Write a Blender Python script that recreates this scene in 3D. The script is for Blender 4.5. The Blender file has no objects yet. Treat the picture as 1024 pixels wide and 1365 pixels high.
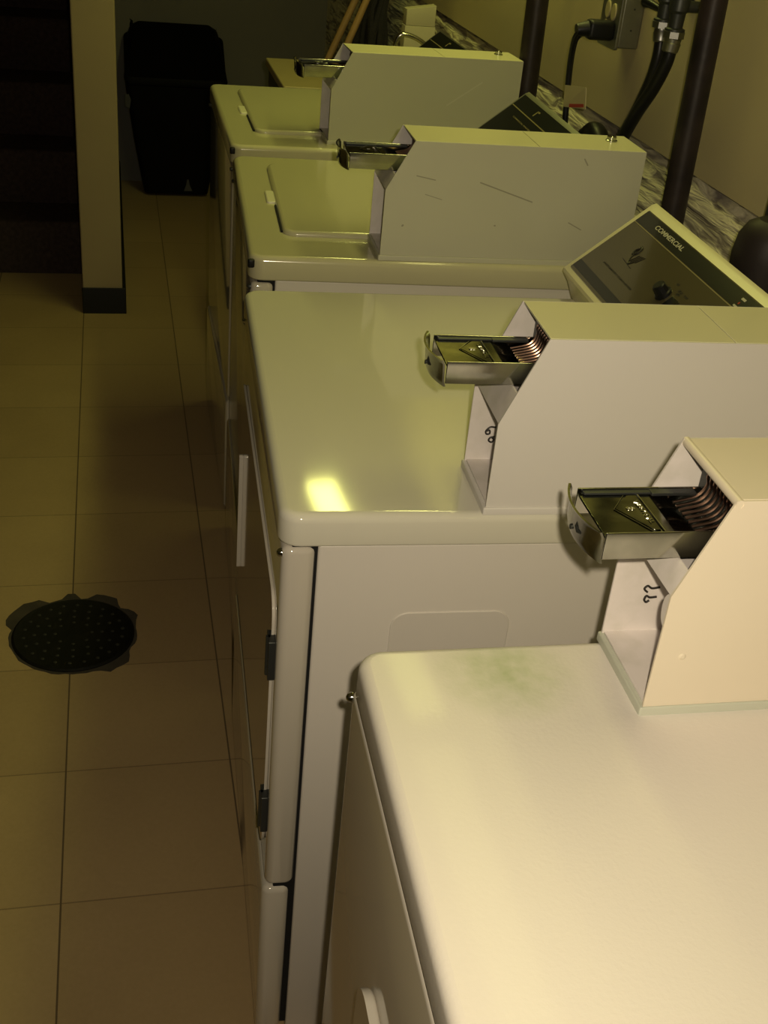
import bpy, bmesh, math, random
from mathutils import Vector, Matrix
random.seed(4)
SC = bpy.context.scene
COL = SC.collection

# ------------------------------------------------------------------ materials
def mat(name, color, rough=.5, metal=0.0, coat=0.0, noise=None, bump=None, spec=.5):
    """noise=(scale, amount, color2); bump=(scale, strength, distance)"""
    m = bpy.data.materials.new(name); m.use_nodes = True
    nt = m.node_tree; b = nt.nodes['Principled BSDF']
    b.inputs['Base Color'].default_value = (*color, 1)
    b.inputs['Roughness'].default_value = rough
    b.inputs['Metallic'].default_value = metal
    b.inputs['Coat Weight'].default_value = coat
    b.inputs['Coat Roughness'].default_value = .08
    b.inputs['Specular IOR Level'].default_value = spec
    tc = nt.nodes.new('ShaderNodeTexCoord')
    if noise:
        n = nt.nodes.new('ShaderNodeTexNoise'); n.inputs['Scale'].default_value = noise[0]
        n.inputs['Detail'].default_value = 6
        nt.links.new(tc.outputs['Object'], n.inputs['Vector'])
        r = nt.nodes.new('ShaderNodeValToRGB')
        r.color_ramp.elements[0].position = .35; r.color_ramp.elements[1].position = .35 + noise[1]
        r.color_ramp.elements[0].color = (*noise[2], 1); r.color_ramp.elements[1].color = (*color, 1)
        nt.links.new(n.outputs['Fac'], r.inputs['Fac'])
        nt.links.new(r.outputs['Color'], b.inputs['Base Color'])
    if bump:
        n2 = nt.nodes.new('ShaderNodeTexNoise'); n2.inputs['Scale'].default_value = bump[0]
        n2.inputs['Detail'].default_value = 3
        nt.links.new(tc.outputs['Object'], n2.inputs['Vector'])
        bp = nt.nodes.new('ShaderNodeBump'); bp.inputs['Strength'].default_value = bump[1]
        bp.inputs['Distance'].default_value = bump[2]
        nt.links.new(n2.outputs['Fac'], bp.inputs['Height'])
        nt.links.new(bp.outputs['Normal'], b.inputs['Normal'])
    return m

def vmath(nt, op, a, b=None):
    n = nt.nodes.new('ShaderNodeVectorMath'); n.operation = op
    for i, v in enumerate((a, b)):
        if v is None: continue
        if isinstance(v, tuple): n.inputs[i].default_value = v
        else: nt.links.new(v, n.inputs[i])
    return n
def fmath(nt, op, a, b=None, clamp=False):
    n = nt.nodes.new('ShaderNodeMath'); n.operation = op; n.use_clamp = clamp
    for i, v in enumerate((a, b)):
        if v is None: continue
        if isinstance(v, (int, float)): n.inputs[i].default_value = v
        else: nt.links.new(v, n.inputs[i])
    return n.outputs[0]

def scratched(name, color, segs, rough=.3, ink=(.12, .10, .07)):
    """painted sheet metal with thin scuff strokes; segs = [(a, b, width)] in object coordinates"""
    m = mat(name, color, rough, bump=(260, .04, .001))
    nt = m.node_tree; b = nt.nodes['Principled BSDF']
    tc = nt.nodes.new('ShaderNodeTexCoord'); P = tc.outputs['Object']
    fac = None
    for a, e, w in segs:
        d = Vector(e) - Vector(a); L2 = d.length_squared
        ap = vmath(nt, 'SUBTRACT', P, tuple(a)).outputs[0]
        t = fmath(nt, 'DIVIDE', vmath(nt, 'DOT_PRODUCT', ap, tuple(d)).outputs['Value'], L2, True)
        sc = nt.nodes.new('ShaderNodeVectorMath'); sc.operation = 'SCALE'
        sc.inputs[0].default_value = tuple(d); nt.links.new(t, sc.inputs['Scale'])
        ln = vmath(nt, 'LENGTH', vmath(nt, 'SUBTRACT', ap, sc.outputs[0]).outputs[0]).outputs['Value']
        k = fmath(nt, 'LESS_THAN', ln, w)
        fac = k if fac is None else fmath(nt, 'MAXIMUM', fac, k)
    mx = nt.nodes.new('ShaderNodeMix'); mx.data_type = 'RGBA'
    nt.links.new(fmath(nt, 'MULTIPLY', fac, .45), mx.inputs['Factor'])
    mx.inputs['A'].default_value = (*color, 1); mx.inputs['B'].default_value = (*ink, 1)
    nt.links.new(mx.outputs['Result'], b.inputs['Base Color'])
    return m

WHITE = (.80, .765, .73)
M = {}
M['enamel'] = mat('white_enamel', WHITE, .16, coat=.5, noise=(3, .4, (.77, .74, .69)))
M['enamel_top_lit'] = mat('white_enamel_top_light_tint', (.78, .76, .66), .07, coat=.3)  # white enamel with the ceiling light's yellow mixed into the colour
M['side'] = mat('white_painted_side', (.77, .735, .70), .36, noise=(2.5, .5, (.74, .705, .66)), bump=(420, .03, .001))
M['front'] = mat('shaded_enamel_front', (.66, .62, .55), .06, coat=1.0)  # same white enamel, darkened in colour for the poorly lit fronts
M['washer'] = mat('washer_top_light_tint', (.66, .635, .44), .18, coat=.4)  # washer tops: yellow ceiling light and far dimness put into the white
M['vault_white'] = mat('vault_white_paint', (.80, .775, .74), .34, bump=(300, .05, .001))
M['vault_top_lit'] = mat('vault_top_light_tint', (.78, .75, .56), .3, bump=(300, .04, .001))  # white box paint tinted with the yellow light falling on the tops
M['vault_in'] = mat('vault_inner_white', (.84, .79, .77), .45, noise=(30, .2, (.76, .72, .68)))
M['vault_far_dim'] = mat('far_dimmed_white_paint', (.63, .625, .51), .34, bump=(300, .05, .001))  # white box paint darkened to stand for weaker light on the far boxes
M['vault_cream'] = mat('vault_cream_paint', (.86, .79, .66), .38, noise=(5, .5, (.84, .765, .63)), bump=(300, .05, .001))
M['plinth'] = mat('pale_green_grey_strip', (.62, .64, .55), .4)
M['chrome'] = mat('chrome', (.66, .66, .62), .14, 1.0, noise=(18, .35, (.42, .42, .38)))
M['bed'] = mat('chrome_dark_reflection', (.30, .30, .26), .12, 1.0, noise=(40, .3, (.16, .16, .13)))  # darker chrome copy; dark reflections are put into the base colour
M['brass'] = mat('tarnished_brass_fins', (.30, .20, .15), .3, 1.0)
M['steel'] = mat('dull_steel', (.40, .40, .38), .4, 1.0)
M['hinge'] = mat('dark_hinge_metal', (.10, .105, .10), .45, .7)
M['black'] = mat('black_plastic', (.010, .010, .011), .42)
M['gap_shade'] = mat('black_gap_shade', (.012, .012, .012), .8)  # near-black colour that paints shade into narrow openings
M['rubber'] = mat('black_rubber_hose', (.012, .012, .012), .38)
M['panel_gold'] = mat('champagne_control_panel', (.105, .09, .05), .22, coat=.6)
M['panel_dark'] = mat('charcoal_control_strip', (.022, .023, .021), .25, coat=.3)
M['panel_matte'] = mat('matte_black_panel', (.014, .015, .013), .5, spec=.15)
M['print_white'] = mat('white_print', (.55, .53, .44), .5)
M['print_dark'] = mat('dark_print', (.035, .03, .025), .5)
M['print_gold'] = mat('gold_print', (.30, .26, .13), .4)
M['red'] = mat('red_print', (.45, .05, .03), .5)
M['trim_cream'] = mat('cream_plastic_trim', (.74, .70, .50), .3)
M['pipe'] = mat('dark_brown_pipe', (.05, .035, .031), .45, noise=(14, .3, (.02, .014, .013)), bump=(60, .25, .002))
M['pipe2'] = mat('brown_black_pipe', (.030, .022, .020), .55, bump=(40, .2, .002))
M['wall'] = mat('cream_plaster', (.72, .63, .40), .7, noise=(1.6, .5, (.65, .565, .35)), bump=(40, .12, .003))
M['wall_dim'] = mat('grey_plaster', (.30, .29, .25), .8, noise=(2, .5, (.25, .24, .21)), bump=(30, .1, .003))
M['post'] = mat('beige_wall_paint', (.50, .42, .27), .7, noise=(4, .5, (.47, .39, .25)), bump=(60, .08, .002))
M['ceiling'] = mat('ceiling_paint', (.62, .58, .46), .8)
M['baseboard'] = mat('black_vinyl_baseboard', (.006, .0065, .007), .5)
M['carpet'] = mat('dark_brown_stair_carpet', (.09, .058, .055), .95, noise=(60, .4, (.05, .035, .035)))
M['grate'] = mat('blackened_iron', (.008, .0075, .007), .6, .2, noise=(30, .3, (.004, .004, .004)), bump=(60, .3, .003))
M['grate_hole'] = mat('worn_grate_studs', (.06, .058, .05), .5, .3)
M['mortar'] = mat('grey_mortar', (.10, .085, .06), .9, noise=(20, .3, (.07, .06, .045)))
M['box_metal'] = mat('galvanised_outlet_box', (.36, .36, .31), .42, .8, noise=(16, .3, (.28, .28, .24)))
M['outlet'] = mat('ivory_receptacle', (.60, .53, .30), .4)
M['wood'] = mat('pale_broom_wood', (.50, .33, .15), .5, noise=(8, .5, (.42, .27, .12)))
M['counter'] = mat('tan_counter_top', (.42, .36, .20), .45)
M['counter_dark'] = mat('dark_cabinet_side', (.05, .05, .045), .5)
M['card'] = mat('white_carton', (.62, .58, .44), .7)
M['bin'] = mat('black_bin_plastic', (.0028, .0028, .003), .6, spec=.2)
M['scuff'] = mat('grey_sticker', (.10, .10, .105), .6)
M['mop'] = mat('dark_grey_mop_strands', (.05, .046, .042), .95, bump=(50, .5, .01))
M['tag'] = mat('paper_tag', (.62, .55, .36), .7)
M['handle_white'] = mat('white_plastic_handle', (.82, .80, .66), .3)

# near dryer top: orange-peel enamel with a faint green stain near the far edge
m = mat('orange_peel_enamel_top', (.80, .76, .71), .40, coat=.10, bump=(210, .14, .0016)); M['top_near'] = m
nt = m.node_tree; b = nt.nodes['Principled BSDF']; tc = nt.nodes.new('ShaderNodeTexCoord')
mp = nt.nodes.new('ShaderNodeMapping'); mp.inputs['Location'].default_value = (-.135, .045, -.938)
nt.links.new(tc.outputs['Object'], mp.inputs['Vector'])
mp.inputs['Scale'].default_value = (1, 1, 1)
ln = vmath(nt, 'LENGTH', mp.outputs['Vector']).outputs['Value']
nz = nt.nodes.new('ShaderNodeTexNoise'); nz.inputs['Scale'].default_value = 60; nt.links.new(tc.outputs['Object'], nz.inputs['Vector'])
fac = fmath(nt, 'SUBTRACT', 1.0, fmath(nt, 'DIVIDE', ln, .075), True)
fac = fmath(nt, 'MULTIPLY', fac, nz.outputs['Fac'], True)
mx = nt.nodes.new('ShaderNodeMix'); mx.data_type = 'RGBA'; nt.links.new(fac, mx.inputs['Factor'])
mx.inputs['A'].default_value = (.80, .76, .71, 1); mx.inputs['B'].default_value = (.36, .46, .20, 1)
nt.links.new(mx.outputs['Result'], b.inputs['Base Color'])

# floor: square vinyl tiles with fine dark joints and a browner band toward the machines
def floor_mat():
    m = bpy.data.materials.new('vinyl_floor_tiles'); m.use_nodes = True
    nt = m.node_tree; b = nt.nodes['Principled BSDF']
    tc = nt.nodes.new('ShaderNodeTexCoord'); sp = nt.nodes.new('ShaderNodeSeparateXYZ')
    nt.links.new(tc.outputs['Object'], sp.inputs[0])
    def line(out, off, T, w):
        q = fmath(nt, 'DIVIDE', fmath(nt, 'SUBTRACT', out, off - 50 * T), T)
        fr = fmath(nt, 'FRACT', q)
        d = fmath(nt, 'MINIMUM', fr, fmath(nt, 'SUBTRACT', 1.0, fr))
        return fmath(nt, 'LESS_THAN', d, w / T), fmath(nt, 'FLOOR', q)
    l1, c1 = line(sp.outputs['X'], -.1264, .3155, .0016)
    l2, c2 = line(sp.outputs['Y'], 3.341, .321, .0013)
    joint = fmath(nt, 'MAXIMUM', l1, fmath(nt, 'MULTIPLY', l2, .6))
    wn = nt.nodes.new('ShaderNodeTexWhiteNoise'); wn.noise_dimensions = '2D'
    cb = nt.nodes.new('ShaderNodeCombineXYZ'); nt.links.new(c1, cb.inputs[0]); nt.links.new(c2, cb.inputs[1])
    nt.links.new(cb.outputs[0], wn.inputs['Vector'])
    nz = nt.nodes.new('ShaderNodeTexNoise'); nz.inputs['Scale'].default_value = 5; nz.inputs['Detail'].default_value = 8
    nt.links.new(tc.outputs['Object'], nz.inputs['Vector'])
    fn = nt.nodes.new('ShaderNodeTexNoise'); fn.inputs['Scale'].default_value = 120; fn.inputs['Detail'].default_value = 3
    nt.links.new(tc.outputs['Object'], fn.inputs['Vector'])
    r = nt.nodes.new('ShaderNodeValToRGB')
    r.color_ramp.elements[0].position = .25; r.color_ramp.elements[0].color = (.50, .375, .20, 1)
    r.color_ramp.elements[1].position = .75; r.color_ramp.elements[1].color = (.63, .485, .265, 1)
    f = fmath(nt, 'ADD', fmath(nt, 'MULTIPLY', wn.outputs['Value'], .22), fmath(nt, 'MULTIPLY', nz.outputs['Fac'], .5))
    f = fmath(nt, 'ADD', f, fmath(nt, 'MULTIPLY', fn.outputs['Fac'], .25))
    nt.links.new(f, r.inputs['Fac'])
    # browner toward the machines, broken up by noise
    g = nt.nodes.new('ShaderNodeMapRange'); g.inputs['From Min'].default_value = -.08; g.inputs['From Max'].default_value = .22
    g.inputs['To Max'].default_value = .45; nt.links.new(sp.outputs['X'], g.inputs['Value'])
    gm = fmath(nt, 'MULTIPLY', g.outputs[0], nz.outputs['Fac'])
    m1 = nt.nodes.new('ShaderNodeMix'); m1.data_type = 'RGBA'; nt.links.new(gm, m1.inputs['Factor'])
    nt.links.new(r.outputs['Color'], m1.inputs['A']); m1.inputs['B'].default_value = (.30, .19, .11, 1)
    m2 = nt.nodes.new('ShaderNodeMix'); m2.data_type = 'RGBA'; nt.links.new(joint, m2.inputs['Factor'])
    nt.links.new(m1.outputs['Result'], m2.inputs['A']); m2.inputs['B'].default_value = (.20, .145, .08, 1)
    nt.links.new(m2.outputs['Result'], b.inputs['Base Color'])
    b.inputs['Roughness'].default_value = .38
    return m
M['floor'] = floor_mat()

# rough mortar foundation: long wavy courses
def ledge_mat():
    m = bpy.data.materials.new('rough_mortar_foundation'); m.use_nodes = True
    nt = m.node_tree; b = nt.nodes['Principled BSDF']
    tc = nt.nodes.new('ShaderNodeTexCoord'); mp = nt.nodes.new('ShaderNodeMapping')
    mp.inputs['Scale'].default_value = (46, 5, 46); nt.links.new(tc.outputs['Object'], mp.inputs['Vector'])
    n = nt.nodes.new('ShaderNodeTexNoise'); n.inputs['Scale'].default_value = 1.0; n.inputs['Detail'].default_value = 7
    n.inputs['Distortion'].default_value = .7; nt.links.new(mp.outputs[0], n.inputs['Vector'])
    r = nt.nodes.new('ShaderNodeValToRGB'); e = r.color_ramp.elements
    e[0].position = .42; e[0].color = (.34, .30, .26, 1); e[1].position = .54; e[1].color = (.88, .83, .62, 1)
    nt.links.new(n.outputs['Fac'], r.inputs['Fac']); nt.links.new(r.outputs['Color'], b.inputs['Base Color'])
    bp = nt.nodes.new('ShaderNodeBump'); bp.inputs['Strength'].default_value = 1; bp.inputs['Distance'].default_value = .02
    nt.links.new(n.outputs['Fac'], bp.inputs['Height']); nt.links.new(bp.outputs['Normal'], b.inputs['Normal'])
    b.inputs['Roughness'].default_value = .9
    return m
M['ledge'] = ledge_mat()

# ------------------------------------------------------------------ geometry helpers
def face(bm, vs):
    try: bm.faces.new(vs)
    except ValueError: pass

def loops(bm, ls, cap=True, closed=True):
    vs = [[bm.verts.new(p) for p in l] for l in ls]
    n = len(vs[0])
    for a, c in zip(vs, vs[1:]):
        for i in range(n if closed else n - 1):
            j = (i + 1) % n
            face(bm, (a[i], a[j], c[j], c[i]))
    if cap:
        face(bm, list(reversed(vs[0]))); face(bm, vs[-1])
    return vs

AX = {'z': lambda u, v, w: (u, v, w), 'x': lambda u, v, w: (w, u, v), 'y': lambda u, v, w: (u, w, v)}

def rr(u0, u1, v0, v1, r, seg=6):
    r = max(min(r, (u1 - u0) / 2 - 1e-5, (v1 - v0) / 2 - 1e-5), 1e-5)
    pts = []
    for cu, cv, a0 in ((u1 - r, v1 - r, 0), (u0 + r, v1 - r, 90), (u0 + r, v0 + r, 180), (u1 - r, v0 + r, 270)):
        for k in range(seg + 1):
            a = math.radians(a0 + 90 * k / seg)
            pts.append((cu + r * math.cos(a), cv + r * math.sin(a)))
    return pts

def slab(bm, u0, u1, v0, v1, w0, w1, r=.004, bt=.002, bb=None, axis='z', seg=6, bseg=3):
    """rounded-rectangle slab along an axis with rounded top (w1) and bottom (w0) edges"""
    bb = bt if bb is None else bb
    f = AX[axis]; ls = []
    def ring(inset, w): ls.append([f(u, v, w) for u, v in rr(u0 + inset, u1 - inset, v0 + inset, v1 - inset, r - inset, seg)])
    if bb > 0:
        for k in range(bseg + 1):
            a = math.pi / 2 * k / bseg
            ring(bb * (1 - math.sin(a)), w0 + bb * (1 - math.cos(a)))
    else: ring(0, w0)
    if bt > 0:
        for k in range(bseg + 1):
            a = math.pi / 2 * k / bseg
            ring(bt * (1 - math.cos(a)), w1 - bt * (1 - math.sin(a)))
    else: ring(0, w1)
    loops(bm, ls)

def prism(bm, poly, w0, w1, axis='y'):
    f = AX[axis]
    loops(bm, [[f(u, v, w0) for u, v in poly], [f(u, v, w1) for u, v in poly]])

def tube(bm, pts, r, seg=12, cap=True):
    pts = [Vector(p) for p in pts]; n = len(pts)
    rs = r if isinstance(r, (list, tuple)) else [r] * n
    ls = []; up = None
    for i, p in enumerate(pts):
        t = (pts[min(i + 1, n - 1)] - pts[max(i - 1, 0)]).normalized()
        if up is None:
            up = Vector((0, 0, 1)) if abs(t.z) < .9 else Vector((1, 0, 0))
        s = t.cross(up).normalized(); up = s.cross(t).normalized()
        ls.append([p + rs[i] * (math.cos(2 * math.pi * k / seg) * s + math.sin(2 * math.pi * k / seg) * up) for k in range(seg)])
    loops(bm, ls, cap)

def smooth_path(pts, k=6):
    """Catmull-Rom through the given points"""
    P = [Vector(p) for p in pts]; P = [2 * P[0] - P[1]] + P + [2 * P[-1] - P[-2]]
    out = []
    for i in range(1, len(P) - 2):
        for j in range(k):
            t = j / k; a, b, c, d = P[i - 1:i + 3]
            out.append(.5 * ((2 * b) + (c - a) * t + (2 * a - 5 * b + 4 * c - d) * t * t + (3 * b - a - 3 * c + d) * t ** 3))
    out.append(P[-2]); return out

def lathe(bm, prof, origin=(0, 0, 0), direction=(0, 0, 1), seg=24):
    d = Vector(direction).normalized(); q = Vector((0, 0, 1)).rotation_difference(d); o = Vector(origin)
    ls = [[o + q @ Vector((r * math.cos(2 * math.pi * k / seg), r * math.sin(2 * math.pi * k / seg), h)) for k in range(seg)] for r, h in prof]
    loops(bm, ls)

def obj(name, bm, material, parent=None, sharp=35):
    bmesh.ops.recalc_face_normals(bm, faces=bm.faces)
    me = bpy.data.meshes.new(name); bm.to_mesh(me); bm.free()
    me.materials.append(material)
    me.set_sharp_from_angle(angle=math.radians(sharp))
    for p in me.polygons: p.use_smooth = len(p.vertices) <= 4
    o = bpy.data.objects.new(name, me); COL.objects.link(o)
    if parent: o.parent = parent
    return o

def B(fn, *a, **k):
    bm = bmesh.new(); fn(bm, *a, **k); return bm

def thing(name, label, cat, loc=(0, 0, 0), rz=0, group=None):
    o = bpy.data.objects.new(name, None); o.empty_display_size = .1; COL.objects.link(o)
    o.location = loc; o.rotation_euler = (0, 0, rz); o['label'] = label; o['category'] = cat
    if group: o['group'] = group
    return o
def tag(o, label, cat, group=None):
    o['label'] = label; o['category'] = cat
    if group: o['group'] = group
    return o
def struct(name, bm, m, label=None):
    o = obj(name, bm, m); o['kind'] = 'structure'
    if label: o['label'] = label
    return o

def text_bm(s, height, frame, depth=.0004, width=None):
    """flat lettering as a bmesh; frame = 4x4 matrix mapping text plane (x right, y up) into place"""
    cu = bpy.data.curves.new('lettering', 'FONT'); cu.body = s; cu.size = 1; cu.extrude = 0; cu.offset = .018
    cu.align_x = 'CENTER'; cu.align_y = 'CENTER'
    o = bpy.data.objects.new('lettering', cu); COL.objects.link(o)
    dg = bpy.context.evaluated_depsgraph_get()
    me = bpy.data.meshes.new_from_object(o.evaluated_get(dg))
    bpy.data.objects.remove(o); bpy.data.curves.remove(cu)
    xs = [v.co.x for v in me.vertices]; ys = [v.co.y for v in me.vertices]
    sy = height / (max(ys) - min(ys)); sx = sy if width is None else width / (max(xs) - min(xs))
    bm = bmesh.new(); bm.from_mesh(me); bpy.data.meshes.remove(me)
    bmesh.ops.scale(bm, vec=(sx, sy, 1), verts=bm.verts)
    r = bmesh.ops.extrude_face_region(bm, geom=bm.faces[:])
    bmesh.ops.translate(bm, vec=(0, 0, depth), verts=[v for v in r['geom'] if isinstance(v, bmesh.types.BMVert)])
    bmesh.ops.transform(bm, matrix=frame, verts=bm.verts)
    return bm

def frame(o, x, y):
    x = Vector(x).normalized(); y = Vector(y).normalized(); z = x.cross(y)
    return Matrix(((x.x, y.x, z.x, o[0]), (x.y, y.y, z.y, o[1]), (x.z, y.z, z.z, o[2]), (0, 0, 0, 1)))

# ------------------------------------------------------------------ the room
Z0 = -.055                      # floor level
KF = (1.5677 - Z0) / 1.5677      # floor plan scale that goes with it
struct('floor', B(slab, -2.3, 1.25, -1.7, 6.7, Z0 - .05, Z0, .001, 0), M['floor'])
struct('ceiling', B(slab, -2.3, 1.25, -1.7, 6.7, 2.36, 2.42, .001, 0), M['ceiling'])
struct('wall_right', B(slab, 1.05, 1.16, -1.7, 5.90, 1.06, 2.36, .001, 0), M['wall'])
def foundation(bm):
    poly = [(1.20, Z0), (1.005, Z0), (1.008, .86), (1.03, .97), (1.060, 1.052), (1.20, 1.0595)]
    ys = [-1.7 + 7.60 * k / 150 for k in range(151)]
    rnd = random.Random(2); ls = []
    for y in ys:
        ls.append([(u + (rnd.uniform(-.004, .004) if 0 < i < 5 else 0), y, min(v + (rnd.uniform(-.006, .005) if 1 < i < 5 else 0), 1.0595)) for i, (u, v) in enumerate(poly)])
    loops(bm, ls)
struct('trim_1', B(foundation), M['ledge'], 'rough mortar foundation ledge below the right wall')
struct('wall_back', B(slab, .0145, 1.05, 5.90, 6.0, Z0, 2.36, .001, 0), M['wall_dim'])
struct('wall_left', B(slab, -.1264, .014, 4.128, 6.6, Z0, 2.36, .006, 0), M['post'], 'beige wall end standing between stairs and machines')
def bb(bm):
    slab(bm, -.129, .026, 4.120, 4.1275, Z0, Z0 + .097, .006, .003, 0)
    slab(bm, .0145, .026, 4.1275, 5.895, Z0, Z0 + .097, .003, .003, 0)
struct('baseboard_left', B(bb), M['baseboard'])
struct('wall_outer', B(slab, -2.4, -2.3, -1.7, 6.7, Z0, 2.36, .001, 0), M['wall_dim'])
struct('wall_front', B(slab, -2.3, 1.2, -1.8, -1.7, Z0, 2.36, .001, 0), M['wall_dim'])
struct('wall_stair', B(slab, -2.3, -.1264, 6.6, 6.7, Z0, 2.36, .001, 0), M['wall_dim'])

st = thing('staircase', 'dark carpeted stairs rising in shadow left of the beige wall end', 'stairs', (-.9037, 4.540, Z0))
for k in range(8):
    bm = bmesh.new(); z1 = .205 * (k + 1); y0 = .25 * k
    slab(bm, -.75, .775, y0, 2.05, .205 * k + .0003, z1, .002, .012, 0)
    obj('step', bm, M['carpet'], st)

# ------------------------------------------------------------------ coin boxes
def coin_box(loc, rz, L, W, H, h1, s, label, paint, inner, zs=.158, cream=False, segs=None, marks=None):
    t = .0022
    root = thing('coin_box', label, 'coin box', loc, rz, 'coin boxes on the laundry machines')
    skin = paint
    if segs: skin = scratched('scuffed_far_dim_paint', (.63, .625, .51), segs, ink=(.12, .10, .07) if len(segs) > 3 else (.76, .75, .66))  # real scuffs over white already dimmed for the far boxes' weaker light
    pl = [(-.003, 0), (L + .001, 0), (L + .001, .009), (-.003, .009)]
    obj('base_strip', B(slab, -.003, L, -.002, W + .002, 0, .009, .002, .0015, 0), M['plinth'] if cream else paint, root)
    prof = [(0, .0092), (0, h1), (s, H), (L, H), (L, .0092)]
    obj('side_panel', B(prism, prof, 0, t), skin, root)
    bm = bmesh.new(); prism(bm, prof, W - t, W)
    far = obj('side_panel', bm, inner, root)
    cut = .262
    obj('top_cover', B(slab, s + .001, cut - .0006, t, W - t, H - t, H + .0004, .001, .0005), paint if cream else M['vault_top_lit'], root)
    rc = obj('rear_cover', B(slab, cut + .0006, L, t, W - t, H - t, H + .0004, .001, .0005), paint if cream else M['vault_top_lit'], root)
    bm = bmesh.new()
    lathe(bm, [(.0105, 0), (.0105, .002), (.0085, .003), (.0085, .008), (.007, .010), (.003, .010), (.0025, .0085)], (L - .04, W * .62, H + .0003), seg=20)
    obj('lock', bm, M['chrome'], root)
    obj('back_panel', B(slab, t, W - t, .0095, H - t, L - t, L, .001, 0, axis='x'), paint, root)
    obj('floor_plate', B(slab, .002, L - .004, t, W - t, .0093, .0112, .001, 0), inner, root)
    # recessed inner front wall, and the sloping plate below the slide
    obj('inner_wall', B(slab, t, W - t, .0115, h1 - .002, .115, .117, .001, 0, axis='x'), inner, root)
    xz = lambda z: s * (z - h1) / (H - h1)
    zt = zs - .0015
    obj('front_plate', B(prism, [(.0005, h1), (xz(zt), zt), (xz(zt) + .002, zt), (.0025, h1 - .001)], t, W - t), inner, root)
    obj('shelf_plate', B(slab, .004, .115, t, W - t, h1 - .0015, h1, .001, 0), inner, root)
    if cream:
        bm = bmesh.new()
        a = [(s + .0035 + .0045 * math.cos(q), H - .0035 + .0045 * math.sin(q)) for q in [math.radians(-60 + 300 * k / 14) for k in range(15)]]
        b2 = [(s + .0035 + .003 * math.cos(q), H - .0035 + .003 * math.sin(q)) for q in [math.radians(-60 + 300 * k / 14) for k in range(15)]]
        prism(bm, a + b2[::-1], -.0005, W + .0005)
        obj('rolled_hem', bm, paint, root)
        bm = bmesh.new()
        prism(bm, [(t + .0005 + .0105 * math.cos(q), .115 + .017 * math.sin(q)) for q in [math.radians(-90 + 180 * k / 14) for k in range(15)]], .001, .0022, 'x')
        # half disc knock-out tab beside the near panel
        obj('knockout_tab', bm, inner, root)
        bm = bmesh.new(); lathe(bm, [(.0035, 0), (.0035, .0004), (.002, .0012)], (.026, .0002, .066), (0, -1, 0), 14)
        obj('rivet', bm, paint, root)
    # ---- coin slide
    z0, z1 = zs, zs + .0265; y0, y1 = .021, .100; x0, x1 = -.062, .10
    wall_t = .0022
    bm = bmesh.new(); slab(bm, x0, x1, y0, y0 + wall_t, z0, z1, .0008, .0006)
    slide = obj('coin_slide', bm, M['chrome'], root)
    obj('far_rail', B(slab, x0, x1, y1 - wall_t, y1, z0, z1, .0008, .0006), M['chrome'], slide)
    bm = bmesh.new()
    slab(bm, x0, .004, y0 + wall_t, y1 - wall_t, z1 - .0065, z1 - .004, .0005, .0003)
    slab(bm, .004, x1, y0 + wall_t, y1 - wall_t, z0 + .002, z0 + .004, .0005, .0003)
    obj('slide_bed', bm, M['bed'], slide)
    bm = bmesh.new()
    slab(bm, x0 + .004, .03, y1 - wall_t - .006, y1 - wall_t, z1 - .0038, z1 - .0015, .001, .0005)
    slab(bm, .006, .05, y1 - wall_t - .009, y1 - wall_t, z1 - .0038, z1 - .0008, .001, .0005)
    obj('guide_rod', bm, M['hinge'], slide)
    # end plate bowed outward
    bm = bmesh.new(); n = 14; ym, hw = (y0 + y1) / 2, (y1 - y0) / 2 + .003
    outer = []; innr = []
    for k in range(n + 1):
        q = -1 + 2 * k / n
        x = x0 - .002 - .010 * (1 - q * q)
        outer.append((x - .0022, ym + hw * q)); innr.append((x, ym + hw * q))
    poly = outer + innr[::-1]
    ls = [[(u + d, v, z) for u, v in poly] for z, d in ((z0 - .002, .002), (z0 + .004, 0), (z1 - .002, -.0015), (z1 + .003, -.004))]
    loops(bm, ls)
    pl = obj('end_plate', bm, M['bed'], slide)
    # plate stamps: an amount window and a hex nut
    def on_plate(v, z, off=.0008):
        q = (v - ym) / hw
        return (x0 - .002 - .010 * (1 - q * q) - .0022 - off, v, z)
    bm = bmesh.new(); lathe(bm, [(.0062, 0), (.0062, .0007), (.0034, .0007), (.0034, .0003)], on_plate(ym - .012, (z0 + z1) / 2 + .003, .0002), (-1, -.25, .12), 6)
    lathe(bm, [(.0025, 0), (.0025, .001)], on_plate(ym + .004, (z0 + z1) / 2 - .006, .0002), (-1, 0, .1), 10)
    obj('hex_nut', bm, M['hinge'], slide)
    # cast emblem: wedge with raised lettering
    zb = z1 - .004
    bm = bmesh.new()
    prism(bm, [(-.009, y1 - .009), (-.017, y1 - .009), (-.037, ym + .007), (-.014, y0 + .010), (-.008, y0 + .010)], zb, zb + .001, 'z')
    obj('emblem', bm, M['bed'], slide)
    bm = bmesh.new(); tube(bm, [(-.0075, y1 - .006, zb + .0008), (-.0055, y0 + .006, zb + .0008)], .0009, 6)
    tube(bm, [(-.0185, y1 - .006, zb + .0006), (-.0385, ym + .006, zb + .0006), (-.0155, y0 + .007, zb + .0006)], .0005, 6)
    obj('emblem_ridge', bm, M['chrome'], slide)
    obj('emblem_lettering', text_bm('VERTICAL', .0048, frame((-.0128, ym, zb + .001), (.05, -1, 0), (1, .05, 0)), .0006, .040), M['chrome'], slide)
    obj('emblem_lettering', text_bm('8', .0085, frame((-.0235, ym + .006, zb + .001), (.05, -1, 0), (1, .05, 0)), .0006), M['chrome'], slide)
    # tarnished coin fingers
    bm = bmesh.new()
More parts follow.
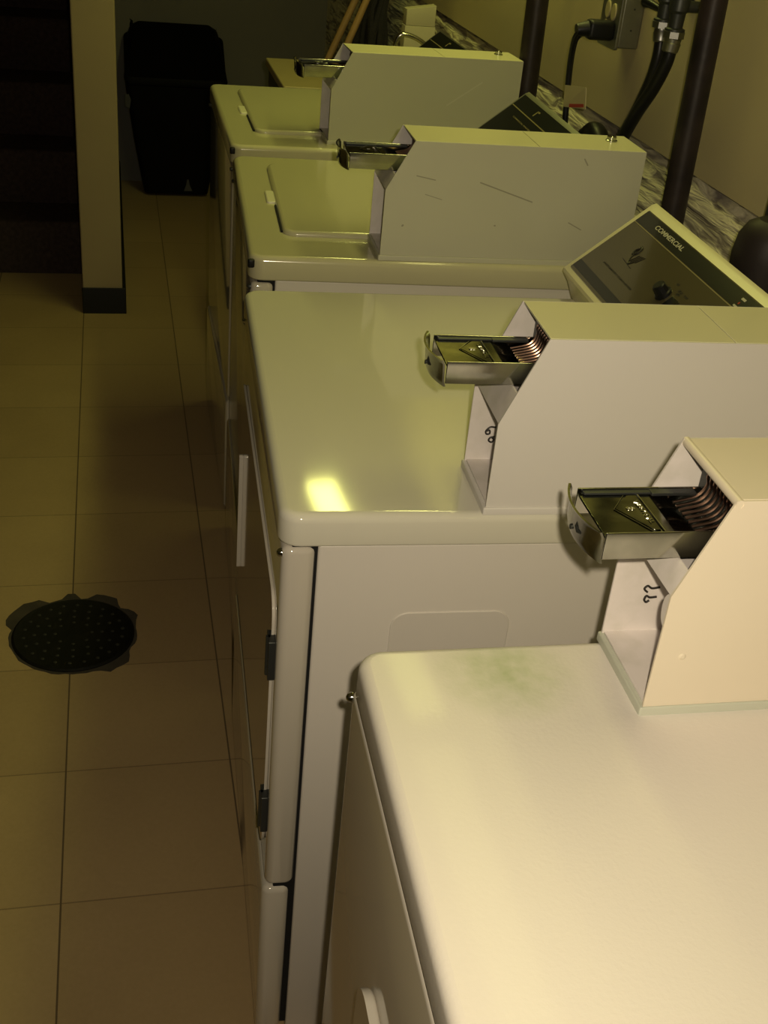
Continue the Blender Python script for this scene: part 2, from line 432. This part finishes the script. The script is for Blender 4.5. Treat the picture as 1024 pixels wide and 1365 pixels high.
    for k in range(10):
        y = y0 + .006 + .0072 * k
        tube(bm, smooth_path([(.030, y, z1 - .012), (.052, y, z1 - .006), (.060, y, z1 + .006), (.058, y - .001, z1 + .016), (.066, y, z1 + .022)], 4), .0015, 6)
    obj('coin_fingers', bm, M['brass'], slide)
    obj('finger_block', B(slab, .062, .11, t + .001, W - t - .001, z0, H - .012, .002, .001), M['hinge'], root)
    if marks:
        bm = bmesh.new()
        for st_ in marks:
            tube(bm, smooth_path([(u, W - t - .0006, v) for u, v in st_], 6), .0011, 6)
        obj('marker_writing', bm, M['print_dark'], root)
    return root

ZW, ZD = .913, .883
b2segs = [((.165, 0, .142), (.262, 0, .112), .0011), ((.052, 0, .149), (.085, 0, .143), .0009), ((.335, 0, .078), (.36, 0, .066), .0009),
          ((.070, 0, .118), (.100, 0, .110), .0006), ((.345, 0, .190), (.352, 0, .180), .0012), ((.035, 0, .062), (.036, 0, .063), .0016), ((.20, 0, .068), (.201, 0, .068), .0014)]
coin_box((.4896, 2.7432, ZW), .022, .4556, .1174, .2064, .1232, .044, 'farthest of the four coin boxes, plain white, before the brooms', M['vault_far_dim'], M['vault_in'], .145,
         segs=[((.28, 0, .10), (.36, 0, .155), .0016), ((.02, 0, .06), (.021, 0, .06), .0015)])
coin_box((.4478, 1.9264, ZW), -.0331, .4556, .1174, .2064, .1232, .044, 'white coin box with dark diagonal scratches on its side', M['vault_far_dim'], M['vault_in'], .151, segs=b2segs)
six = [[(.006, .104), (-.0005 + .004, .105), (.022, .107)]]
coin_box((.4126, 1.1135, ZD), -.0456, .50, .1174, .221, .1176, .044, 'clean white coin box on the dryer top with the yellow glare', M['vault_white'], M['vault_in'], .157,
         marks=[[(.034, .056), (.027, .0565), (.022, .051), (.023, .047), (.027, .0475), (.0265, .052), (.023, .051)],
                [(.034, .043), (.029, .042), (.027, .038), (.031, .0355), (.0335, .039), (.030, .0425)]])
coin_box((.4601, .7512, ZD), -.0256, .50, .1151, .228, .1321, .0375, 'cream coin box with rolled top hem, nearest the viewer', M['vault_cream'], M['vault_in'], .159, cream=True,
         marks=[[(.050, .0635), (.042, .0625), (.037, .0655), (.034, .062), (.038, .058)], [(.049, .052), (.042, .0515), (.038, .0535), (.0365, .049), (.039, .046), (.042, .048)]])

# ------------------------------------------------------------------ machines (local: x = depth, y = 0 at far side to -W)
def machine(name, label, cat, group, loc, rz, W, D, H, top_mat, body, front, dryer, con, near=False):
    root = thing(name, label, cat, loc, rz, group)
    lip = .043; dz = -Z0; H = H + dz; con = [(a, b + dz) for a, b in con]
    zf = H - lip - (.002 if dryer else .004)
    obj('cabinet', B(slab, .0426, D - .004, -W + .002, -.002, .0, H - lip + .001, .004, .002), body, root)
    obj('front_panel', B(slab, -.0045 if near else .0, .0405, -W, -.003 if near else 0, .006 if near else .276 + dz, zf, .012, .006 if near else .008), front, root)
    if not near: obj('toe_panel', B(slab, -.004, .0355, -W, 0, .006, .269 + dz, .012, .010), front, root)
    obj('groove_shade_core', B(slab, .012, .050, -W + .006, -.006, .02, H - lip, .002, 0), M['gap_shade'], root)  # added black core; its colour gives the panel grooves their shade
    obj('top_panel', B(slab, -.004, D, -W, 0, H - lip, H, .026, .011, .004, bseg=5), top_mat, root)
    for y in (-.008, -W + .008):
        bm = bmesh.new(); lathe(bm, [(.0052, 0), (.0052, .002), (.004, .005), (.0015, .0065)], (-.0035 if near else .001, y, zf - .009), (-1, 0, 0), 12)
        obj('screw', bm, M['chrome'] if dryer else M['hinge'], root)
    if dryer:
        ya, yb, za, zb, th = (-.706, -.20, .30, .668, .011) if near else (-.706, -.048, .315, .742, .0045)
        door = obj('door', B(slab, ya, yb, za + dz, zb + dz, -th - (.0045 if near else 0), .0 - (.0045 if near else 0), .035, th * .45, 0, axis='x'), front, root)
        if not near:
            obj('door_handle', B(slab, -.132, -.122, .41 + dz, .635 + dz, -.0115, -.004, .004, .002, 0, axis='x'), front, door)
        for z0, z1 in () if near else ((.632, .692), (.366, .430)):
            bm = bmesh.new()
            slab(bm, -.722, -.694, z0 + dz, z1 + dz, -.0085, .0, .002, .001, 0, axis='x')
            tube(bm, [(-.0085, -.708, z0 + dz), (-.0085, -.708, z1 + dz)], .003, 8)
            obj('hinge', bm, M['hinge'], root)
        # pressed service panel and small tabs on the near side
        obj('service_panel', B(slab, .138, .29, .30 + dz, .743 + dz, W - .0022, W - .0005, .022, .0012, 0, axis='y'), body, root).scale = (1, -1, 1)
    else:
        lid = obj('lid', B(slab, .064, .44, -.566, -.088, H - .001, H + .009, .026, .007, 0), top_mat, root)
        obj('corner_bumper', B(slab, -.006, .006, -W - .001, -W + .010, H - .020, H - .006, .004, .002), M['black'], root)
        obj('lid_handle', B(slab, .047, .066, -.365, -.285, H - .001, H + .004, .006, .0035, 0), M['handle_white'], lid)
        obj('lid_shade_strip', B(slab, .061, .066, -.545, -.38, H - .001, H + .003, .002, .0005, 0), M['gap_shade'], lid)  # black strip painting the shade along the lid's front edge
    # console with sloping control face; it stops short of the coin box
    (x0, z0), (x1, z1) = con
    CL = -W + .128
    prof = [(x0 + .024, H), (x0 + .012, H + (z0 - H) * .55), (x0, z0 - .006), (x0 + .001, z0), (x1 - .002, z1 - .001), (x1 + .006, z1 + .002), (x1 + .011, z1 - .003), (x1 + .0125, H)]
    c = obj('console', B(prism, prof, CL, .0), M['trim_cream'] if dryer else M['steel'], root)
    ux, uz = x1 - x0, z1 - z0; Ls = math.hypot(ux, uz); ux /= Ls; uz /= Ls
    X, Y = Vector((0, -1, 0)), Vector((ux, 0, uz)); N = X.cross(Y)
    def strip(nm, y0, y1, s0, s1, m, h=.0008, base=0, r=.001):
        bm = bmesh.new(); slab(bm, -y0, -y1, s0, s1, base, base + h, r, min(.0004, h * .4), 0)
        bmesh.ops.transform(bm, matrix=frame((x0, 0, z0), X, Y), verts=bm.verts)
        return obj(nm, bm, m, c)
    def put(nm, s_, y, s, h, m, w=None, base=.001):
        o = Vector((x0, 0, z0)) + X * (-y) + Y * s + N * base
        return obj(nm, text_bm(s_, h, frame(o, X, Y), .0003, w), m, c)
    if dryer:
        strip('control_panel', -.013, CL + .004, .010, .170, M['panel_gold'], .001, 0, .003)
        strip('printed_strip', -.014, CL + .005, .142, .168, M['panel_dark'], .0005, .001)
        strip('printed_strip', -.014, CL + .005, .015, .032, M['panel_dark'], .0005, .001)
        strip('pinstripe', -.014, CL + .005, .1395, .1412, M['print_gold'], .0004, .001, .0004)
        put('lettering', 'COMMERCIAL', -.138, .156, .0085, M['print_white'], .118, .0017)
        put('lettering', 'AUTOMATIC COIN DRYER', -.140, .056, .0035, M['print_dark'], .135, .0012)
        # script-like maker's flourish
        bm = bmesh.new(); o = Vector((x0, 0, z0)) + N * .0013
        Q = lambda y, s: o + X * (-y) + Y * s
        tube(bm, smooth_path([Q(-.112, .112), Q(-.107, .106), Q(-.110, .098), Q(-.118, .104), Q(-.116, .114), Q(-.108, .116)], 5), .0022, 6)
        tube(bm, smooth_path([Q(-.112, .106), Q(-.118, .090), Q(-.128, .082), Q(-.136, .090)], 5), .0014, 6)
        for k in range(4):
            tube(bm, [Q(-.122 - .006 * k, .084 + .002 * k), Q(-.130 - .006 * k, .104 + .001 * k)], .0008, 6)
        tube(bm, [Q(-.102, .082), Q(-.146, .079)], .0006, 6)
        obj('maker_script', bm, M['print_dark'], c)
        bm = bmesh.new(); ob = Vector((x0, 0, z0)) + X * .276 + Y * .087 + N * .001
        lathe(bm, [(.014, 0), (.014, .004), (.0115, .006), (.0105, .018), (.008, .020), (.002, .020)], ob, N, 10)
        obj('knob', bm, M['black'], c)
        strip('indicator_window', -.298, -.325, .072, .094, M['panel_dark'], .001, .001)
        for k, (y, s) in enumerate(((-.277, .112), (-.300, .106), (-.322, .106), (-.302, .101))):
            put('lettering', ('ON', 'HIGH', 'LOW', 'MED')[k], y, s, .004, M['print_dark'], None, .0012)
        strip('indicator_mark', -.412, -.424, .157, .161, M['print_white'], .0004, .0016)
        strip('indicator_mark', -.416, -.419, .149, .153, M['red'], .0004, .0016)
        strip('indicator_mark', -.412, -.424, .143, .146, M['print_white'], .0004, .0016)
    else:
        strip('control_panel', -.008, CL + .004, .006, .181, M['panel_matte'], .001, 0, .002)
        strip('pinstripe', -.011, CL + .005, .146, .1485, M['print_gold'], .0004, .001, .0004)
        put('lettering', 'COMMERCIAL WASHER', -.150, .128, .0035, M['print_gold'], .14, .0012)
        put('lettering', 'HOT  WARM  COLD', -.165, .085, .005, M['print_white'], .11, .0012)
        strip('indicator_mark', -.150, -.156, .156, .172, M['print_gold'], .0004, .001)
        strip('indicator_mark', -.150, -.168, .168, .172, M['print_gold'], .0004, .001)
    return root

WG, DG = 'top-loading washing machines in the row', 'clothes dryers in the row'
machine('washing_machine', 'farthest white top-loading washer, next to the tan cabinet', 'washing machine', WG, (.2654, 3.3853, Z0), -.0038, .686, .66, ZW,
        M['washer'], M['side'], M['front'], False, ((.495, .970), (.635, 1.083)))
machine('washing_machine', 'white top-loading washer beside the dryers, under the scratched coin box', 'washing machine', WG, (.2593, 2.6159, Z0), -.0516, .686, .66, ZW,
        M['washer'], M['side'], M['front'], False, ((.500, .965), (.645, 1.082)))
machine('clothes_dryer', 'white dryer with champagne control panel and its whole side showing', 'dryer', DG, (.2077, 1.858, Z0), -.043, .737, .70, ZD,
        M['enamel_top_lit'], M['side'], M['front'], True, ((.547, .937), (.687, 1.053)))
machine('clothes_dryer', 'nearest white dryer, its top filling the lower right corner', 'dryer', DG, (.2169, .8728, Z0), -.0243, .737, .70, ZD,
        M['top_near'], M['side'], M['front'], True, ((.547, .937), (.687, 1.053)), True)

# ------------------------------------------------------------------ floor drain
dr = thing('floor_drain', 'round black perforated drain cover set in the tiles', 'drain', (-.1212, 2.174, Z0))
bm = bmesh.new(); lathe(bm, [(.134, .0005), (.134, .003), (.129, .006), (.122, .0045), (.03, .006), (.004, .0065)], (0, 0, 0), seg=48)
obj('grate', bm, M['grate'], dr)
bm = bmesh.new()
for R_, n in ((.108, 22), (.085, 16), (.062, 12), (.04, 8)):
    for k in range(n):
        a = 2 * math.pi * (k + .3 * (R_ > .1)) / n
        lathe(bm, [(.0045, 0), (.0042, .0012), (.002, .0018)], (R_ * math.cos(a), R_ * math.sin(a), .0046), seg=8)
obj('grate_studs', bm, M['grate_hole'], dr)
bm = bmesh.new(); rnd = random.Random(7); n = 60
base = []
for k in range(n):
    a = 2 * math.pi * k / n; r = .137 + rnd.uniform(0, .006)
    d = math.degrees(a)
    for c, w, e in ((140, 26, .030), (62, 16, .026), (92, 8, .022), (-50, 18, .020), (28, 12, .016)):
        dd = (d - c + 180) % 360 - 180
        if abs(dd) < w: r += e * (1 - (dd / w) ** 4)
    base.append((r * math.cos(a), r * math.sin(a)))
loops(bm, [[(x, y, 0.0002) for x, y in base], [(x, y, .0012) for x, y in base]])
obj('mortar_collar', bm, M['mortar'], dr)

# ------------------------------------------------------------------ pipes, hoses, outlet on the right wall
def pipe(bm, pts, r, bands=()):
    tube(bm, pts, r, 20)
    for (z, rr_) in bands:
        x, y = pts[0][0], pts[0][1]
        tube(bm, [(x, y, z - .03), (x, y, z - .027), (x, y, z + .027), (x, y, z + .03)], [rr_ * .9, rr_, rr_, rr_ * .9], 20)
tag(obj('wall_pipe', B(pipe, [(.975, 1.905, .0), (.975, 1.905, .9), (.975, 1.925, 1.4), (.975, 1.945, 2.355)], .0225), M['pipe']), 'thin dark brown upright pipe before the right wall, right of the hoses', 'pipe', 'upright pipes on the right wall')
tag(obj('wall_pipe', B(pipe, [(.975, 2.775, .0), (.975, 2.79, 1.0), (.975, 2.805, 1.3), (.975, 2.83, 2.355)], .026), M['pipe']), 'dark upright pipe behind the farthest coin box', 'pipe', 'upright pipes on the right wall')
def elbow(bm):
    tube(bm, [(.965, 1.555, Z0), (.965, 1.555, 1.02)] + [(.965, 1.555, 1.055), (.965, 1.555, 1.085), (.965, 1.555, 1.103), (.965, 1.555, 1.111)], [.052, .052, .054, .050, .040, .025], 24)
    tube(bm, [(.985, 1.59, 1.09), (.985, 1.592, 1.3), (.985, 1.60, 2.355)], .018, 16)
tag(obj('drain_pipe', B(elbow), M['pipe2']), 'fat brown-black drain pipe with a domed cap at the right frame edge', 'pipe')

ob = thing('outlet_box', 'grey metal electrical outlet box on the right wall', 'outlet', (1.05, 2.405, 1.219))
obj('housing', B(slab, -.046, -.0005, -.044, .044, 0, .15, .004, .003), M['box_metal'], ob)
obj('cover_plate', B(slab, -.050, .050, -.004, .155, -.053, -.046, .006, .002, .001, axis='x'), M['box_metal'], ob)
for y, z in ((.016, .066), (-.016, .064), (-.016, .030), (.016, .030)):
    bm = bmesh.new(); lathe(bm, [(.0125, 0), (.0125, .002), (.011, .003)], (-.0528, y, z), (-1, 0, 0), 18)
    for v in bm.verts: v.co.z = z + (v.co.z - z) * 1.35
    obj('receptacle', bm, M['outlet'], ob)
bm = bmesh.new()
for z in (.035, .075): lathe(bm, [(.002, 0), (.002, .0008)], (-.022, -.0438, z), (0, -1, 0), 8)
obj('box_screw', bm, M['hinge'], ob)

pc = thing('power_cord', 'black power plug and cord hanging from the outlet box', 'cord', (.96, 2.40, 1.25))
bm = bmesh.new()
slab(bm, -.018, .018, -.020, .018, -.026, .030, .010, .008, axis='x')
lathe(bm, [(.016, 0), (.013, .018), (.011, .024)], (-.024, 0, 0), (-1, 0, -.15), 14)
o = obj('plug', bm, M['black'], pc); o.location = (.008, -.016, 0)
pth = [(.930, 2.375, 1.248), (.922, 2.388, 1.232), (.926, 2.406, 1.190), (.930, 2.408, 1.13), (.934, 2.402, 1.06), (.94, 2.40, .98)]
bm = bmesh.new()
for d in (0, .011): tube(bm, smooth_path([(x + d * .6, y + d, z - d * .6) for x, y, z in pth]), .0055, 10)
bmesh.ops.translate(bm, vec=(-.96, -2.40, -1.25), verts=bm.verts)
obj('cable', bm, M['rubber'], pc)
tg = bmesh.new()
vs = [(.921, 2.400, 1.136), (.926, 2.296, 1.152), (.928, 2.286, 1.112), (.921, 2.392, 1.094)]
loops(tg, [[Vector(p) - Vector((.96, 2.40, 1.25)) for p in vs], [Vector(p) - Vector((.9585, 2.40, 1.25)) for p in vs]])
tgo = obj('warning_tag', tg, M['tag'], pc); tgo['label'] = 'small paper tag with a red strip'
bm = bmesh.new()
vs = [(.9225, 2.362, 1.106), (.9270, 2.296, 1.120), (.9272, 2.294, 1.114), (.9225, 2.360, 1.0995)]
loops(bm, [[Vector(p) - Vector((.9605, 2.40, 1.25)) for p in vs], [Vector(p) - Vector((.9598, 2.40, 1.25)) for p in vs]])
obj('red_strip', bm, M['red'], tgo)

def hose(label, pts, r):
    t = thing('water_hose', label, 'hose', pts[0], 0, 'water supply hoses')
    o = Vector(pts[0]); P = [Vector(p) - o for p in pts]
    obj('tube', B(tube, smooth_path(P), r, 14), M['rubber'], t)
    bm = bmesh.new(); d = (P[1] - P[0]).normalized()
    lathe(bm, [(r * 1.05, -.002), (r * 1.25, .0), (r * 1.2, .006), (r * 1.3, .008), (r * 1.2, .022), (r * 1.05, .024)], P[0] - d * .004, d, 16)
    obj('ferrule', bm, M['steel'], t)
hose('black water hose on the left, under the valve with the lever', [(1.0, 2.157, 1.285), (1.0, 2.150, 1.245), (.998, 2.156, 1.20), (.992, 2.173, 1.148), (.985, 2.196, 1.093), (.978, 2.205, 1.04), (.965, 2.21, .95)], .0115)
hose('black water hose on the right, under the valve without a lever', [(.995, 2.092, 1.278), (.992, 2.094, 1.238), (.985, 2.114, 1.188), (.975, 2.140, 1.141), (.966, 2.168, 1.082), (.958, 2.18, 1.03), (.95, 2.20, .95)], .0125)

def valve(label, x, y, z, lever):
    t = thing('water_valve', label, 'valve', (x, y, z), 0, 'water valves on the right wall')
    bm = bmesh.new()
    lathe(bm, [(.013, 0), (.018, .001), (.018, .014), (.013, .016), (.014, .04), (.018, .045), (.018, .075), (.012, .085), (.012, .30)], (0, 0, .003), (0, 0, 1), 16)
    tube(bm, [(0, 0, .055), (1.049 - x, 0, .055)], .010, 12)
    obj('valve_body', bm, M['hinge'], t)
    bm = bmesh.new(); lathe(bm, [(.014, 0), (.020, .001), (.020, .012), (.014, .013)], (0, 0, .001), (0, 0, 1), 8)
    obj('coupling', bm, M['steel'], t)
    if lever:
        bm = bmesh.new(); lathe(bm, [(.005, 0), (.006, .010), (.0085, .05), (.011, .062), (.010, .066)], (0, .014, .030), (-.1, 1, .1), 14)
        obj('lever', bm, M['black'], t)
valve('grimy water valve with black lever, left of the pair', 1.0, 2.158, 1.288, True)
valve('grimy water valve without lever, right of the pair', .995, 2.092, 1.281, False)
tag(obj('drain_hose', B(tube, smooth_path([(.966, 2.345, Z0 + .003), (.966, 2.345, .60), (.966, 2.345, 1.0), (.966, 2.336, 1.040), (.966, 2.312, 1.060), (.966, 2.286, 1.052), (.966, 2.274, 1.02), (.966, 2.272, .90)]), .024, 14), M['rubber']),
    'black drain hose humped over behind the scratched coin box', 'hose')

# ------------------------------------------------------------------ far end: cabinet, faucet, carton, brooms, mop, bin
cb = thing('storage_cabinet', 'low tan-topped cabinet with dark side beyond the farthest washer', 'cabinet', (.478, 3.49, Z0))
obj('body', B(slab, .010, .52, .0, .40, 0, .929, .003, .002), M['counter_dark'], cb)
obj('worktop', B(slab, 0, .525, -.03, .41, .931, .955, .006, .004), M['counter'], cb).rotation_euler = (0, 0, 0)
obj('door', B(slab, .02, .38, .08, .84, -.0, .010, .004, .002, axis='x'), M['counter_dark'], cb)

fa = thing('faucet', 'curved chrome faucet spout behind the farthest coin box', 'faucet', (.965, 3.72, .90))
bm = bmesh.new(); lathe(bm, [(.024, 0), (.024, .01), (.014, .02), (.012, .03)], (0, 0, .0005), seg=20)
obj('base', bm, M['chrome'], fa)
obj('spout', B(tube, smooth_path([(0, 0, .02), (0, 0, .07), (-.01, 0, .09), (-.04, .004, .109), (-.075, .01, .119), (-.095, .013, .115), (-.105, .014, .098), (-.107, .014, .08)]), .0075, 14), M['chrome'], fa)

ct = thing('carton', 'small white carton with a folded upper flap against the right wall', 'box', (.90, 3.80, .90))
obj('lower_half', B(slab, 0, .098, 0, .05, 0, .135, .002, .001), M['card'], ct)
bm = bmesh.new(); slab(bm, .002, .096, .002, .048, .136, .19, .002, .001)
for v in bm.verts:
    if v.co.z > .17: v.co.z += (v.co.x - .05) * .16
obj('upper_flap', bm, M['card'], ct)

def broom(label, p0, p1, r, m, extra=None):
    t = thing('broom', label, 'broom', p0, 0, 'cleaning tools in the far corner')
    v = Vector(p1) - Vector(p0)
    obj('handle', B(tube, [v * .06, v * .5, v], [r, r, r], 12), m, t)
    bm = bmesh.new(); d = v.normalized()
    ls = []
    for h, a, b_ in ((0.0, .085, .03), (.10, .075, .027), (.17, .04, .022), (.2, .018, .017)):
        ls.append([(h * d.x + b_ * math.cos(q), a * math.sin(q), h) for q in [2 * math.pi * k / 16 for k in range(16)]])
    loops(bm, ls); obj('bristle_head', bm, M['mop'], t)
    if extra:
        obj('grip', B(tube, [v * .80, v * .82, v * .99, v * 1.005], [r * .9, r * 1.9, r * 1.9, r], 12), M['black'], t)
    return t
def along(a, b_, t): return tuple(a[i] + (b_[i] - a[i]) * t for i in range(3))
# handles lean from the floor behind the cabinet to the right wall
broom('pale wooden broom handle leaning, left of the pair', (.376, 4.30, Z0 + .002), (1.022, 4.30, 1.49), .0125, M['wood'])
broom('pale wooden broom handle leaning, right of the pair', (.372, 4.00, Z0 + .002), (1.015, 4.00, 1.60), .0115, M['wood'])
broom('short wooden handle with thick black grip, right of the pale brooms', (.455, 4.75, Z0 + .002), (1.02, 4.75, .995), .018, M['wood'], True)
mp_ = thing('mop', 'dark rag mop hanging in shadow left of the white carton', 'mop', (.99, 4.50, 1.0))
bm = bmesh.new(); rnd = random.Random(3)
for k in range(34):
    y = rnd.uniform(-.11, .16); x = rnd.uniform(-.05, .0)
    tube(bm, smooth_path([(x * .3, y * .5, .10), (x - .02, y * .8, .0), (x - .03 + rnd.uniform(-.02, .02), y, -.14), (x - .03 + rnd.uniform(-.02, .02), y + rnd.uniform(-.02, .02), -.30)], 3), .013, 6)
obj('strands', bm, M['mop'], mp_)
obj('handle', B(tube, [(0, 0, .06), (.02, .06, .6), (.04, .12, 1.1)], .011, 10), M['pipe2'], mp_)

bn = thing('trash_bin', 'tall black trash bin with a sloping lid by the back wall', 'trash can', (.285, 5.645, Z0))
bm = bmesh.new(); ls = []
for f_, hw, y0, y1, zf_, zb_ in ((0, .150, .0, .17, .012, .012), (.05, .156, -.002, .175, .04, .04), (.5, .195, -.02, .21, .26, .31), (.92, .226, -.036, .24, .475, .64), (1, .230, -.038, .245, .512, .695)):
    ls.append([(u, v, zf_ + (zb_ - zf_) * (v - y0) / (y1 - y0)) for u, v in rr(-hw, hw, y0, y1, .03)])
loops(bm, ls); obj('body', bm, M['bin'], bn)
bm = bmesh.new(); ls = []
for hw0, hw1, y0, y1, dz in ((.234, .205, -.044, .25, .0), (.236, .207, -.046, .252, .01), (.230, .200, -.040, .246, .032), (.21, .18, -.02, .23, .045)):
    ls.append([(u * (hw0 + (hw1 - hw0) * (v - y0) / (y1 - y0)) / hw0, v, .516 + .185 * (v - y0) / (y1 - y0) + dz) for u, v in rr(-hw0, hw0, y0, y1, .03)])
loops(bm, ls); obj('lid', bm, M['bin'], bn)
obj('lid_handle', B(tube, smooth_path([(-.19, .25, .70), (-.19, .262, .74), (-.17, .264, .752), (.17, .264, .752), (.19, .262, .70), (.19, .25, .70)], 4), .009, 10), M['bin'], bn)
for s_ in (-1, 1):
    bm = bmesh.new(); lathe(bm, [(.015, -.012), (.045, -.010), (.045, .010), (.015, .012)], (s_ * .115, .178, .046), (1, 0, 0), 18)
    obj('wheel', bm, M['black'], bn)
bm = bmesh.new(); prism(bm, [(.035, .03), (.075, .03), (.062, .06), (.058, .085), (.050, .085), (.046, .06)], -.0065, -.004, 'y'); obj('sticker', bm, M['scuff'], bn)
bm = bmesh.new(); prism(bm, [(-.232, .42), (-.212, .41), (-.205, .45), (-.215, .475), (-.232, .47)], -.046, -.044, 'y'); obj('sticker', bm, M['scuff'], bn)

# ------------------------------------------------------------------ lights
def light(name, kind, loc, energy, color, **k):
    l = bpy.data.lights.new(name, kind); l.energy = energy; l.color = color
    for a, v in k.items(): setattr(l, a, v)
    o = bpy.data.objects.new(name, l); COL.objects.link(o); o.location = loc; return o
cz = light('ceiling_tube_light', 'AREA', (.765, 3.06, 2.33), 8.2, (.96, .97, .28), shape='RECTANGLE', size=.11, size_y=1.35)
cz.rotation_euler = (0, 0, math.radians(4.5))
cz2 = light('ceiling_tube_light', 'AREA', (.80, 1.62, 2.33), 3.6, (1.0, .95, .34), shape='RECTANGLE', size=.13, size_y=1.3)

# ------------------------------------------------------------------ camera and its flash
pan, tilt, roll, f = -.2553, .5323, .1020, 1546.83
F = Vector((-math.sin(pan) * math.cos(tilt), math.cos(pan) * math.cos(tilt), -math.sin(tilt)))
R0 = Vector((math.cos(pan), math.sin(pan), 0)); U0 = R0.cross(F)
c_, s_ = math.cos(roll), math.sin(roll)
R_, U_ = c_ * R0 + s_ * U0, -s_ * R0 + c_ * U0
cam = bpy.data.cameras.new('camera'); co = bpy.data.objects.new('camera', cam); COL.objects.link(co)
co.matrix_world = Matrix(((R_.x, U_.x, -F.x, 0), (R_.y, U_.y, -F.y, 0), (R_.z, U_.z, -F.z, 1.5677), (0, 0, 0, 1)))
cam.sensor_fit = 'VERTICAL'; cam.sensor_height = 36; cam.lens = f / 1365 * 36; cam.clip_start = .02
SC.camera = co
fl = light('camera_flash', 'SPOT', tuple(Vector((0, 0, 1.5677)) + .036 * R_ + .03 * U_), 42, (1.0, .87, .66), spot_size=math.radians(112), spot_blend=1.0, shadow_soft_size=.010)
fl.rotation_euler = (F + .06 * R_).to_track_quat('-Z', 'Y').to_euler()

w = bpy.data.worlds.new('world'); SC.world = w; w.use_nodes = True
w.node_tree.nodes['Background'].inputs[0].default_value = (.9, .8, .5, 1)
w.node_tree.nodes['Background'].inputs[1].default_value = .02
SC.view_settings.view_transform = 'Standard'
SC.view_settings.look = 'None'
SC.view_settings.gamma = .86
